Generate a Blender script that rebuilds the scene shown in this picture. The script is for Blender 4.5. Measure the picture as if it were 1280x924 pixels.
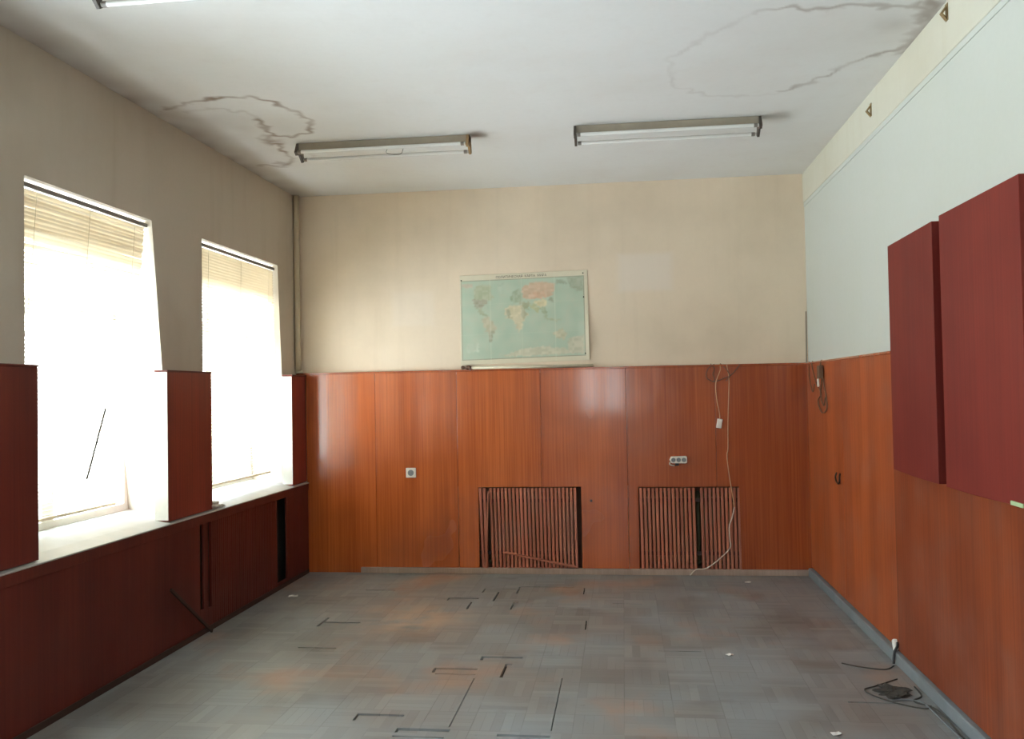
import bpy, bmesh, math, random
import numpy as np
from mathutils import Vector, Matrix, noise

# ------------------------------------------------------------------ clear
for o in list(bpy.data.objects):
    bpy.data.objects.remove(o)
S = bpy.context.scene
C = S.collection
random.seed(7)

# ------------------------------------------------------------------ room dimensions (metres)
W, H, REAR = 4.361, 3.3, -9.3
WALL_T = 0.36

# ------------------------------------------------------------------ camera
cam_d = bpy.data.cameras.new('camera')
cam = bpy.data.objects.new('camera', cam_d)
C.objects.link(cam)
cam_d.sensor_width = 36.0
cam_d.lens = 1119.09 / 1280 * 36
yaw, pit, rol = 0.123, 0.0235, -0.018
fw = Vector((-math.sin(yaw) * math.cos(pit), math.cos(yaw) * math.cos(pit), math.sin(pit)))
rt = Vector((math.cos(yaw), math.sin(yaw), 0))
up = rt.cross(fw)
r2 = rt * math.cos(rol) + up * math.sin(rol)
u2 = -rt * math.sin(rol) + up * math.cos(rol)
m = Matrix((r2, u2, -fw)).transposed().to_4x4()
m.translation = Vector((2.846, -7.60, 1.5525))
cam.matrix_world = m
cam_d.clip_start = 0.05
S.camera = cam

# ------------------------------------------------------------------ daylight and exposure
SKY = 60.0
world = bpy.data.worlds.new('daylight')
S.world = world
world.use_nodes = True
nt = world.node_tree
nt.nodes.clear()
wo = nt.nodes.new('ShaderNodeOutputWorld')
bg = nt.nodes.new('ShaderNodeBackground')
tc = nt.nodes.new('ShaderNodeTexCoord')
sx = nt.nodes.new('ShaderNodeSeparateXYZ')
cr = nt.nodes.new('ShaderNodeValToRGB')
mp = nt.nodes.new('ShaderNodeMapRange')
mp.inputs['From Min'].default_value = -1
mp.inputs['From Max'].default_value = 1
# sunlit ground below, facades across the street at the horizon, pale sky above
cr.color_ramp.elements[0].position = 0.25
cr.color_ramp.elements[0].color = (0.50, 0.54, 0.59, 1)
cr.color_ramp.elements[1].position = 0.66
cr.color_ramp.elements[1].color = (0.32, 0.36, 0.42, 1)
for _p, _c in ((0.41, (0.27, 0.27, 0.28, 1)), (0.54, (0.215, 0.22, 0.225, 1))):
    _e = cr.color_ramp.elements.new(_p)
    _e.color = _c
nt.links.new(tc.outputs['Generated'], sx.inputs[0])
nt.links.new(sx.outputs['Z'], mp.inputs['Value'])
nt.links.new(mp.outputs[0], cr.inputs['Fac'])
nt.links.new(cr.outputs[0], bg.inputs['Color'])
bg.inputs['Strength'].default_value = SKY
nt.links.new(bg.outputs[0], wo.inputs['Surface'])

WINDOWS = [(-3.625, -2.435), (-1.79, -0.365), (-5.55, -4.32), (-7.45, -6.25)]   # openings in the left wall, y ranges
WZ0, WZ1 = 0.80, 2.635
REARWIN = (2.0, 2.9, 1.1, 2.05)


def portal(name, loc, rot, sx_, sy_):
    d = bpy.data.lights.new(name, 'AREA')
    d.shape = 'RECTANGLE'
    d.size, d.size_y = sx_, sy_
    d.cycles.is_portal = True
    o = bpy.data.objects.new(name, d)
    o.location = loc
    o.rotation_euler = rot
    C.objects.link(o)


for i, (a, b) in enumerate(WINDOWS):
    portal('daylight_portal', (-WALL_T - 0.12, (a + b) / 2, (WZ0 + WZ1) / 2), (0, -math.pi / 2, 0), WZ1 - WZ0, b - a)
portal('daylight_portal', ((REARWIN[0] + REARWIN[1]) / 2, REAR - 0.32, (REARWIN[2] + REARWIN[3]) / 2), (math.pi / 2, 0, 0),
       REARWIN[1] - REARWIN[0], REARWIN[3] - REARWIN[2])

S.view_settings.view_transform = 'Standard'
S.view_settings.look = 'None'
S.view_settings.gamma = 1
S.view_settings.use_curve_mapping = False
S.view_settings.exposure = 0.0
S.cycles.max_bounces = 14
S.cycles.diffuse_bounces = 8
S.cycles.transparent_max_bounces = 12
S.cycles.sample_clamp_indirect = 8
S.cycles.use_denoising = True


# ------------------------------------------------------------------ materials
def s2l(c):
    return tuple(((v / 255) / 12.92 if v / 255 < 0.04045 else ((v / 255 + 0.055) / 1.055) ** 2.4) for v in c)


class N:
    def __init__(self, name):
        self.m = bpy.data.materials.new(name)
        self.m.use_nodes = True
        self.t = self.m.node_tree
        self.b = self.t.nodes['Principled BSDF']

    def n(self, kind, **kw):
        nd = self.t.nodes.new('ShaderNode' + kind)
        for k, v in kw.items():
            setattr(nd, k, v)
        return nd

    def l(self, a, b):
        self.t.links.new(a, b)

    def math(self, op, a, b=None, c=None):
        nd = self.n('Math', operation=op)
        for i, v in enumerate((a, b, c)):
            if v is None:
                continue
            if isinstance(v, (int, float)):
                nd.inputs[i].default_value = v
            else:
                self.l(v, nd.inputs[i])
        return nd.outputs[0]

    def mix(self, f, a, b, blend='MIX'):
        nd = self.n('Mix', data_type='RGBA', blend_type=blend)
        for s, v in ((nd.inputs[0], f), (nd.inputs[6], a), (nd.inputs[7], b)):
            if isinstance(v, (int, float)):
                s.default_value = v
            elif isinstance(v, tuple):
                s.default_value = (*v[:3], 1)
            else:
                self.l(v, s)
        return nd.outputs[2]

    def noise(self, vec, scale, detail=3, rough=0.55):
        nd = self.n('TexNoise')
        nd.inputs['Scale'].default_value = scale
        nd.inputs['Detail'].default_value = detail
        nd.inputs['Roughness'].default_value = rough
        self.l(vec, nd.inputs['Vector'])
        return nd.outputs['Fac']

    def pos(self, sc=(1, 1, 1)):
        g = self.n('TexCoord')
        mpn = self.n('Mapping')
        mpn.inputs['Scale'].default_value = sc
        self.l(g.outputs['Object'], mpn.inputs['Vector'])
        return mpn.outputs[0]

    def ramp(self, f, lo, hi):
        nd = self.n('MapRange', interpolation_type='SMOOTHSTEP')
        nd.inputs['From Min'].default_value = lo
        nd.inputs['From Max'].default_value = hi
        self.l(f, nd.inputs['Value'])
        return nd.outputs[0]

    def bump(self, h, strength, dist=0.01):
        nd = self.n('Bump')
        nd.inputs['Strength'].default_value = strength
        nd.inputs['Distance'].default_value = dist
        self.l(h, nd.inputs['Height'])
        self.l(nd.outputs[0], self.b.inputs['Normal'])


def simple(name, col, rough=0.5, metal=0.0, var=0.12, scale=25, coat=0.0):
    k = N(name)
    p = k.pos()
    f = k.noise(p, scale)
    c = s2l(col)
    k.l(k.mix(f, tuple(v * (1 - var) for v in c), tuple(min(1, v * (1 + var)) for v in c)), k.b.inputs['Base Color'])
    k.b.inputs['Roughness'].default_value = rough
    k.b.inputs['Metallic'].default_value = metal
    k.b.inputs['Coat Weight'].default_value = coat
    return k.m


def plaster(name, col, grime=(150, 132, 104), stain=False, gr=0.35, patch=False):
    k = N(name)
    p = k.pos()
    big = k.ramp(k.noise(p, 0.9, 4), 0.42, 0.75)
    fine = k.noise(p, 30, 4)
    streak = k.ramp(k.noise(k.pos((9, 9, 0.6)), 1.0, 3), 0.5, 0.8)
    c = k.mix(k.math('MULTIPLY', big, gr), s2l(col), s2l(grime))
    c = k.mix(k.math('MULTIPLY', streak, gr * 0.4), c, s2l(grime))
    c = k.mix(k.math('MULTIPLY', fine, 0.12), c, s2l(tuple(v * 0.8 for v in col)))
    if patch:
        # paler rectangles where sheets once hung
        sp = k.n('SeparateXYZ')
        k.l(p, sp.inputs[0])
        for cx, cz, hx, hz, am in ((3.05, 2.53, 0.24, 0.17, 0.45), (1.05, 2.28, 0.2, 0.16, 0.22)):
            mxy = k.math('MAXIMUM', k.math('DIVIDE', k.math('ABSOLUTE', k.math('SUBTRACT', sp.outputs['X'], cx)), hx),
                         k.math('DIVIDE', k.math('ABSOLUTE', k.math('SUBTRACT', sp.outputs['Z'], cz)), hz))
            msk = k.math('SUBTRACT', 1.0, k.ramp(mxy, 0.75, 1.1))
            c = k.mix(k.math('MULTIPLY', msk, am), c, s2l((226, 216, 206)))
    if stain:
        a = k.n('Attribute', attribute_name='stain')
        c = k.mix(a.outputs['Fac'], c, s2l((112, 82, 54)))
    k.l(c, k.b.inputs['Base Color'])
    k.b.inputs['Roughness'].default_value = 0.85
    k.b.inputs['Specular IOR Level'].default_value = 0.25
    k.bump(k.noise(p, 60, 4), 0.12, 0.004)
    return k.m


def wood(name, dark, light, rough=0.3, coat=0.5, bumpy=0.5, dusty=0.0, spec=0.5):
    """varnished veneer, grain running up the wall; the object colour tints it panel by panel"""
    k = N(name)
    broad = k.noise(k.pos((5, 5, 0.22)), 1.0, 4, 0.6)
    fine = k.noise(k.pos((70, 70, 0.9)), 1.0, 3, 0.6)
    blot = k.noise(k.pos((1, 1, 1)), 1.3, 3)
    f = k.math('ADD', k.math('MULTIPLY', broad, 0.5), k.math('MULTIPLY', fine, 0.5))
    f = k.ramp(f, 0.26, 0.76)
    c = k.mix(f, s2l(dark), s2l(light))
    c = k.mix(k.math('MULTIPLY', k.ramp(blot, 0.45, 0.75), 0.35), c, s2l(tuple(v * 0.85 for v in dark)))
    oi = k.n('ObjectInfo')
    c = k.mix(1.0, c, oi.outputs['Color'], 'MULTIPLY')
    if dusty:
        c = k.mix(k.math('MULTIPLY', k.ramp(k.noise(k.pos(), 3.5, 4), 0.4, 0.8), dusty), c, s2l((140, 130, 120)))
    k.l(c, k.b.inputs['Base Color'])
    rr = k.n('MapRange')
    rr.inputs['To Min'].default_value = rough - 0.06
    rr.inputs['To Max'].default_value = rough + 0.14
    k.l(blot, rr.inputs['Value'])
    k.l(rr.outputs[0], k.b.inputs['Roughness'])
    k.b.inputs['Coat Weight'].default_value = coat
    k.b.inputs['Coat Roughness'].default_value = 0.09
    k.b.inputs['Specular IOR Level'].default_value = spec
    k.bump(k.noise(k.pos((2.2, 2.2, 1.4)), 1.0, 2), bumpy, 0.02)
    return k.m


def floor_material():
    k = N('dusty_mosaic_parquet')
    T = 0.235
    g = k.n('TexCoord')
    s = k.n('SeparateXYZ')
    k.l(g.outputs['Object'], s.inputs[0])
    u = k.math('DIVIDE', s.outputs['X'], T)
    v = k.math('DIVIDE', s.outputs['Y'], T)
    fu, fv = k.math('FLOOR', u), k.math('FLOOR', v)
    chk = k.math('FLOORED_MODULO', k.math('ADD', fu, fv), 2.0)
    along = k.n('Mix', data_type='FLOAT')
    k.l(chk, along.inputs[0])
    k.l(k.math('MULTIPLY', u, 5.0), along.inputs[2])
    k.l(k.math('MULTIPLY', v, 5.0), along.inputs[3])
    fin = along.outputs[0]
    fr = k.math('FRACT', fin)
    seam = k.ramp(k.math('ABSOLUTE', k.math('SUBTRACT', fr, 0.5)), 0.45, 0.5)
    eu = k.math('ABSOLUTE', k.math('SUBTRACT', k.math('FRACT', u), 0.5))
    ev = k.math('ABSOLUTE', k.math('SUBTRACT', k.math('FRACT', v), 0.5))
    edge = k.ramp(k.math('MAXIMUM', eu, ev), 0.485, 0.5)
    cmb = k.n('CombineXYZ')
    k.l(fu, cmb.inputs[0]); k.l(fv, cmb.inputs[1]); k.l(k.math('FLOOR', fin), cmb.inputs[2])
    wn = k.n('TexWhiteNoise')
    k.l(cmb.outputs[0], wn.inputs['Vector'])
    cmb2 = k.n('CombineXYZ')
    k.l(fu, cmb2.inputs[0]); k.l(fv, cmb2.inputs[1])
    wn2 = k.n('TexWhiteNoise')
    k.l(cmb2.outputs[0], wn2.inputs['Vector'])
    p = k.pos()
    tone = k.mix(wn.outputs['Value'], s2l((120, 121, 117)), s2l((138, 139, 135)))
    tone = k.mix(k.math('MULTIPLY', wn2.outputs['Value'], 0.25), tone, s2l((96, 90, 82)))
    dust = k.ramp(k.noise(p, 1.6, 5, 0.6), 0.35, 0.7)
    c = k.mix(k.math('MULTIPLY', dust, 0.6), tone, s2l((146, 153, 156)))
    warm = k.ramp(k.noise(k.pos((1.0, 0.8, 1)), 1.15, 4), 0.54, 0.72)
    c = k.mix(k.math('MULTIPLY', warm, 0.65), c, s2l((165, 125, 96)))
    # bare worn patches showing the warm wood
    dv = k.n('VectorMath', operation='DISTANCE')
    k.l(k.pos((1.0, 0.75, 1)), dv.inputs[0])
    dv.inputs[1].default_value = (1.42, -1.18, 0)
    spot = k.math('MULTIPLY', k.math('SUBTRACT', 1.0, k.ramp(dv.outputs['Value'], 0.05, 0.5)), k.ramp(k.noise(p, 4, 4), 0.3, 0.6))
    c = k.mix(k.math('MULTIPLY', spot, 0.55), c, s2l((196, 158, 124)))
    grime = k.ramp(k.noise(k.pos((0.7, 1.3, 1)), 2.1, 6, 0.65), 0.55, 0.8)
    c = k.mix(k.math('MULTIPLY', grime, 0.5), c, s2l((74, 68, 60)))
    spots = k.ramp(k.noise(p, 22, 3), 0.68, 0.78)
    c = k.mix(k.math('MULTIPLY', spots, 0.35), c, s2l((60, 55, 48)))
    sm = k.math('MAXIMUM', k.math('MULTIPLY', seam, 0.3), k.math('MULTIPLY', edge, 0.42))
    patchy = k.ramp(k.noise(p, 2.6, 3), 0.35, 0.62)
    c = k.mix(k.math('MULTIPLY', sm, patchy), c, s2l((58, 52, 44)))
    k.l(c, k.b.inputs['Base Color'])
    rr = k.n('MapRange')
    rr.inputs['To Min'].default_value = 0.36
    rr.inputs['To Max'].default_value = 0.6
    k.l(dust, rr.inputs['Value'])
    k.l(rr.outputs[0], k.b.inputs['Roughness'])
    hgt = k.math('SUBTRACT', k.math('MULTIPLY', wn.outputs['Value'], 0.35), sm)
    k.bump(hgt, 0.25, 0.004)
    return k.m


def glass_material():
    k = N('window_glass')
    k.t.nodes.remove(k.b)
    out = [n for n in k.t.nodes if n.type == 'OUTPUT_MATERIAL'][0]
    tr = k.n('BsdfTransparent')
    tr.inputs[0].default_value = (0.95, 0.98, 0.97, 1)
    gl = k.n('BsdfGlossy')
    gl.inputs['Roughness'].default_value = 0.03
    lw = k.n('LayerWeight')
    lw.inputs['Blend'].default_value = 0.35
    fz = k.math('ADD', k.math('MULTIPLY', k.math('POWER', lw.outputs['Facing'], 4.0), 0.5), 0.04)
    mx = k.n('MixShader')
    k.l(fz, mx.inputs[0]); k.l(tr.outputs[0], mx.inputs[1]); k.l(gl.outputs[0], mx.inputs[2])
    k.l(mx.outputs[0], out.inputs['Surface'])
    return k.m


def blind_material():
    k = N('cream_blind_slat')
    out = [n for n in k.t.nodes if n.type == 'OUTPUT_MATERIAL'][0]
    col = k.mix(k.noise(k.pos(), 6), s2l((230, 220, 198)), s2l((242, 233, 214)))
    k.l(col, k.b.inputs['Base Color'])
    k.b.inputs['Roughness'].default_value = 0.5
    tl = k.n('BsdfTranslucent')
    k.l(col, tl.inputs['Color'])
    mx = k.n('MixShader')
    mx.inputs[0].default_value = 0.16
    k.l(k.b.outputs[0], mx.inputs[1]); k.l(tl.outputs[0], mx.inputs[2])
    k.l(mx.outputs[0], out.inputs['Surface'])
    return k.m


def vcol_material(name, rough=0.7):
    k = N(name)
    a = k.n('Attribute', attribute_name='print')
    f = k.noise(k.pos(), 14, 4)
    c = k.mix(k.math('MULTIPLY', k.ramp(f, 0.4, 0.75), 0.25), a.outputs['Color'], s2l((196, 190, 168)))
    k.l(c, k.b.inputs['Base Color'])
    k.b.inputs['Roughness'].default_value = rough
    return k.m


M = dict(
    plaster_left=plaster('plaster_left', (200, 190, 174)),
    plaster_back=plaster('plaster_back', (228, 211, 188), gr=0.22, patch=True),
    plaster_right=plaster('plaster_right', (194, 198, 190), (184, 190, 166), gr=0.2),
    plaster_band=plaster('plaster_band', (202, 200, 184), (180, 170, 140), gr=0.35),
    ceiling=plaster('ceiling_plaster', (222, 222, 219), (200, 190, 178), stain=True, gr=0.25),
    veneer=wood('varnished_veneer', (150, 70, 30), (200, 108, 50), 0.2),
    veneer_matt=wood('matt_veneer', (132, 60, 28), (176, 92, 44), 0.42, 0.05, 0.2, 0.12, spec=0.3),
    veneer_dull=wood('dull_veneer', (78, 30, 24), (106, 44, 32), 0.45, 0.05, spec=0.3),  # darker veneer; shade under the sill put into the colour
    board=wood('mahogany_board', (104, 33, 28), (124, 44, 33), 0.5, 0.0, 0.1, spec=0.2),
    slat=wood('slat_wood', (150, 82, 58), (196, 118, 86), 0.45, 0.1, 0.1, 0.25),
    dark_wood=simple('dark_wood', (52, 32, 24), 0.6),
    floor=floor_material(),
    subfloor=simple('subfloor', (42, 36, 30), 0.9),
    skirting=wood('dusty_skirting', (150, 126, 110), (178, 154, 138), 0.6, 0, 0.1, 0.5),
    skirting_grey=simple('grey_dust_skirting', (112, 116, 116), 0.7, var=0.25, scale=9),
    sill=simple('painted_sill', (168, 166, 160), 0.5, var=0.2, scale=7),
    white=simple('white_paint', (222, 222, 214), 0.45, var=0.06),
    glass=glass_material(),
    blind=blind_material(),
    rail=simple('grey_rail', (120, 112, 104), 0.4),
    enamel=simple('grey_enamel', (158, 148, 132), 0.5, var=0.15, scale=12),
    tube=simple('tube_glass', (226, 226, 222), 0.12, var=0.03),
    holder=simple('lamp_holder', (78, 70, 62), 0.5),
    brownish=simple('yellowed_holder', (150, 122, 84), 0.6),
    plastic=simple('white_plastic', (232, 226, 214), 0.35, var=0.05),
    socket_grey=simple('socket_grey', (140, 142, 142), 0.5),
    black=simple('black_rubber', (28, 26, 25), 0.5),
    cable_tan=simple('tan_cable', (196, 150, 108), 0.5),
    cable_white=simple('dirty_white_cable', (206, 190, 172), 0.5),
    cable_brown=simple('brown_cable', (104, 78, 56), 0.6),
    radiator=simple('olive_radiator', (96, 88, 62), 0.5),
    metal=simple('dark_metal', (60, 54, 50), 0.4, 0.8),
    rust=simple('rusty_metal', (140, 118, 80), 0.7, 0.2, 0.3),
    pipe=simple('painted_pipe', (196, 182, 154), 0.4, var=0.15, scale=8),
    map=vcol_material('printed_map'),
    ink=simple('black_ink', (104, 98, 90), 0.8),
    cream=simple('cream_rod', (206, 198, 174), 0.6),
    brown=simple('brown_knob', (84, 54, 34), 0.5),
    paper=simple('white_paper', (226, 224, 216), 0.8),
    chunk=simple('plaster_lump', (188, 184, 172), 0.9, var=0.25, scale=40),
    dirt=simple('dirt_and_slot_shade', (66, 62, 55), 0.9, var=0.4, scale=40),
    green=simple('pale_green_plastic', (170, 196, 150), 0.5),
    niche=simple('niche_brown', (120, 84, 66), 0.9, var=0.3, scale=14),
    chalk=simple('dark_chalkboard', (48, 26, 26), 0.6),
)


# ------------------------------------------------------------------ mesh helpers
def obj(name, bm, mat, parent=None, smooth=False, bevel=0.0):
    bmesh.ops.recalc_face_normals(bm, faces=bm.faces)
    me = bpy.data.meshes.new(name)
    bm.to_mesh(me)
    bm.free()
    if mat:
        me.materials.append(mat)
    if smooth:
        for f in me.polygons:
            f.use_smooth = True
    o = bpy.data.objects.new(name, me)
    C.objects.link(o)
    if parent is not None:
        o.parent = parent
        o.matrix_parent_inverse = parent.matrix_basis.inverted()
    if bevel:
        b = o.modifiers.new('bevel', 'BEVEL')
        b.width = bevel
        b.segments = 2
        b.limit_method = 'ANGLE'
    return o


def thing(name, label, cat, loc=(0, 0, 0), group=None):
    o = bpy.data.objects.new(name, None)
    o.empty_display_size = 0.1
    o.location = loc
    C.objects.link(o)
    return tag(o, label, cat, group)


def tag(o, label, cat, group=None):
    o['label'] = label
    o['category'] = cat
    if group:
        o['group'] = group
    return o


def struct(o, label=None, cat=None):
    o['kind'] = 'structure'
    if label:
        o['label'] = label
    if cat:
        o['category'] = cat
    return o


def NB():
    return bmesh.new()


def box(bm, a, b):
    (x0, y0, z0), (x1, y1, z1) = a, b
    v = [bm.verts.new(p) for p in ((x0, y0, z0), (x1, y0, z0), (x1, y1, z0), (x0, y1, z0),
                                   (x0, y0, z1), (x1, y0, z1), (x1, y1, z1), (x0, y1, z1))]
    for f in ((0, 3, 2, 1), (4, 5, 6, 7), (0, 1, 5, 4), (1, 2, 6, 5), (2, 3, 7, 6), (3, 0, 4, 7)):
        bm.faces.new([v[i] for i in f])
    return bm


def beam(bm, p, q, w, d, upv=(0, 0, 1)):
    """rectangular bar from p to q"""
    p, q = Vector(p), Vector(q)
    ax = (q - p).normalized()
    s = ax.cross(Vector(upv))
    if s.length < 1e-4:
        s = ax.cross(Vector((0, 1, 0)))
    s.normalize()
    t = s.cross(ax)
    vs = []
    for e in (p, q):
        for (i, j) in ((-1, -1), (1, -1), (1, 1), (-1, 1)):
            vs.append(bm.verts.new(e + s * (i * w / 2) + t * (j * d / 2)))
    for f in ((0, 1, 2, 3), (7, 6, 5, 4), (0, 4, 5, 1), (1, 5, 6, 2), (2, 6, 7, 3), (3, 7, 4, 0)):
        bm.faces.new([vs[i] for i in f])
    return bm


def tube(bm, pts, r, seg=8, smooth=6, closed=False):
    pts = [Vector(p) for p in pts]
    if smooth > 1 and len(pts) > 2:
        P = [pts[0]] + pts + [pts[-1]]
        out = []
        for i in range(1, len(P) - 2):
            for k in range(smooth):
                t = k / smooth
                a, b, c, d = P[i - 1], P[i], P[i + 1], P[i + 2]
                out.append(0.5 * ((2 * b) + (c - a) * t + (2 * a - 5 * b + 4 * c - d) * t * t + (3 * b - a - 3 * c + d) * t ** 3))
        out.append(pts[-1])
        pts = out
    rings = []
    nrm = None
    for i, p in enumerate(pts):
        d = (pts[min(i + 1, len(pts) - 1)] - pts[max(i - 1, 0)])
        if d.length < 1e-7:
            d = Vector((0, 0, 1))
        d.normalize()
        if nrm is None:
            nrm = d.orthogonal().normalized()
        nrm = (nrm - d * nrm.dot(d))
        if nrm.length < 1e-5:
            nrm = d.orthogonal()
        nrm.normalize()
        bi = d.cross(nrm)
        rings.append([bm.verts.new(p + (nrm * math.cos(a) + bi * math.sin(a)) * r)
                      for a in (2 * math.pi * j / seg for j in range(seg))])
    for A, B in zip(rings, rings[1:]):
        for j in range(seg):
            bm.faces.new((A[j], A[(j + 1) % seg], B[(j + 1) % seg], B[j]))
    bm.faces.new(rings[0][::-1])
    bm.faces.new(rings[-1])
    return bm


def lathe(bm, prof, base, axis, seg=20):
    """profile of (radius, height) turned about axis through base"""
    ax = Vector(axis).normalized()
    n = ax.orthogonal().normalized()
    b = ax.cross(n)
    base = Vector(base)
    rings = [[bm.verts.new(base + ax * h + (n * math.cos(a) + b * math.sin(a)) * max(r, 1e-4))
              for a in (2 * math.pi * j / seg for j in range(seg))] for r, h in prof]
    for A, B in zip(rings, rings[1:]):
        for j in range(seg):
            bm.faces.new((A[j], A[(j + 1) % seg], B[(j + 1) % seg], B[j]))
    bm.faces.new(rings[0][::-1])
    bm.faces.new(rings[-1])
    return bm


def plate(bm, P, ur, vr, holes, w0, w1, ucuts=(), vcuts=()):
    """slab over ur x vr with rectangular holes; P(u, v, w) gives the point"""
    us = sorted(set([ur[0], ur[1]] + [x for h in holes for x in h[:2] if ur[0] < x < ur[1]] + [x for x in ucuts if ur[0] < x < ur[1]]))
    vs = sorted(set([vr[0], vr[1]] + [x for h in holes for x in h[2:] if vr[0] < x < vr[1]] + [x for x in vcuts if vr[0] < x < vr[1]]))
    nu, nv = len(us) - 1, len(vs) - 1
    solid = [[not any(h[0] - 1e-9 <= us[i] and us[i + 1] <= h[1] + 1e-9 and h[2] - 1e-9 <= vs[j] and vs[j + 1] <= h[3] + 1e-9 for h in holes)
              for j in range(nv)] for i in range(nu)]
    cache = {}

    def V(i, j, k):
        if (i, j, k) not in cache:
            cache[(i, j, k)] = bm.verts.new(P(us[i], vs[j], (w0, w1)[k]))
        return cache[(i, j, k)]
    for i in range(nu):
        for j in range(nv):
            if not solid[i][j]:
                continue
            for k in (0, 1):
                bm.faces.new((V(i, j, k), V(i + 1, j, k), V(i + 1, j + 1, k), V(i, j + 1, k)))
            for (di, dj, e) in ((-1, 0, ((i, j), (i, j + 1))), (1, 0, ((i + 1, j), (i + 1, j + 1))),
                                (0, -1, ((i, j), (i + 1, j))), (0, 1, ((i, j + 1), (i + 1, j + 1)))):
                a, b = i + di, j + dj
                if not (0 <= a < nu and 0 <= b < nv and solid[a][b]):
                    bm.faces.new((V(*e[0], 0), V(*e[1], 0), V(*e[1], 1), V(*e[0], 1)))
    return bm


PX = lambda u, v, w: (w, u, v)      # wall facing along x
PY = lambda u, v, w: (u, w, v)      # wall facing along y
PZ = lambda u, v, w: (u, v, w)      # horizontal slab

# ------------------------------------------------------------------ floor with missing parquet fingers
GR = [  # (x0, x1, y0, y1) gaps where wooden fingers are gone
    (1.508, 1.741, -0.955, -0.925), (1.508, 1.522, -1.01, -0.925), (1.700, 1.714, -1.268, -1.058), (1.732, 1.745, -0.751, -0.61),
    (1.745, 1.986, -0.62, -0.605), (1.855, 1.870, -1.017, -0.727), (1.998, 2.012, -0.766, -0.53), (2.012, 2.433, -0.545, -0.52),
    (2.014, 2.028, -1.269, -1.044), (2.028, 2.052, -1.058, -1.035), (2.509, 2.521, -0.771, -0.559), (2.565, 2.576, -1.772, -1.55),
    (0.795, 1.049, -1.695, -1.665), (0.779, 0.795, -1.785, -1.558), (0.833, 1.075, -2.285, -2.268), (0.799, 1.039, -0.708, -0.694),
    (1.993, 2.235, -2.415, -2.383), (1.993, 2.010, -2.46, -2.383), (2.150, 2.166, -2.763, -2.52), (2.166, 2.190, -2.545, -2.52),
    (1.761, 2.006, -2.645, -2.615), (1.761, 1.777, -2.70, -2.615), (1.784, 2.011, -2.730, -2.716), (1.537, 1.769, -3.375, -3.348),
    (1.537, 1.550, -3.438, -3.348), (1.776, 2.025, -3.548, -3.515), (1.776, 1.790, -3.57, -3.515), (1.776, 2.015, -3.624, -3.607),
    (2.248, 2.489, -3.582, -3.555), (2.486, 2.491, -3.50, -2.752), (2.012, 2.017, -3.49, -2.783), (3.905, 4.15, -3.03, -3.014),
    (2.74, 2.95, -1.06, -1.05), (3.02, 3.27, -2.22, -2.21), (2.24, 2.25, -4.1, -3.85), (1.3, 1.54, -4.2, -4.17),
]
bm = plate(NB(), PZ, (-0.05, W + 0.05), (REAR - 0.05, 0.05), GR, -0.018, 0.0)
fl = struct(obj('floor', bm, M['floor']), 'grey dusty parquet floor with missing fingers', 'floor')
obj('subfloor', box(NB(), (-0.3, REAR - 0.3, -0.12), (W + 0.3, 0.3, -0.0185)), M['subfloor'], fl)

# ------------------------------------------------------------------ ceiling, water stains with their own ragged rims
ST = [  # polylines (x, y), half width, strength
    ([(0.10, -2.48), (0.146, -2.512), (0.341, -2.584), (0.507, -2.638), (0.723, -2.627), (0.809, -2.5), (0.865, -2.314), (0.896, -2.121),
      (0.802, -1.86), (0.636, -1.794), (0.534, -1.857), (0.551, -2.011), (0.592, -2.202)], 0.026, 0.75),
    ([(0.592, -2.202), (0.573, -2.345), (0.423, -2.462), (0.21, -2.411)], 0.025, 0.25),
    ([(0.434, -1.652), (0.51, -1.638), (0.46, -1.469), (0.437, -1.186), (0.298, -1.056), (0.14, -1.108)], 0.026, 0.6),
    ([(0.434, -1.652), (0.47, -1.80), (0.534, -1.857)], 0.05, 0.5),
    ([(0.3, -1.15), (0.32, -1.05)], 0.05, 0.4),
    ([(0.60, -1.2), (0.64, -1.35), (0.72, -1.42)], 0.02, 0.25),
    ([(4.34, -3.20), (4.232, -3.30), (4.12, -3.30), (3.982, -3.353), (3.80, -3.33), (3.696, -3.36), (3.50, -3.35)], 0.024, 0.5),
    ([(3.50, -3.35), (3.30, -3.1), (3.12, -2.796), (3.162, -2.409), (3.365, -2.16)], 0.02, 0.16),
    ([(3.365, -2.16), (3.701, -2.099), (3.82, -2.15)], 0.02, 0.18),
    ([(3.82, -2.18), (3.965, -2.294), (4.1, -2.566), (4.258, -2.72), (4.335, -2.78)], 0.024, 0.5),
    ([(4.30, -3.30), (4.35, -3.05), (4.36, -2.7)], 0.06, 0.5),
]
FILL = [  # soft brownish bodies: centre, radii, strength
    (0.42, -2.05, 0.45, 0.6, 0.13), (0.25, -1.35, 0.35, 0.45, 0.12), (0.49, -1.70, 0.10, 0.10, 0.25), (4.2, -3.05, 0.25, 0.3, 0.15),
    (1.90, -1.62, 0.10, 0.12, 0.3), (3.85, -1.68, 0.12, 0.12, 0.14),
]


def frange(a, b, n):
    return [a + (b - a) * i / n for i in range(n + 1)]


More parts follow.
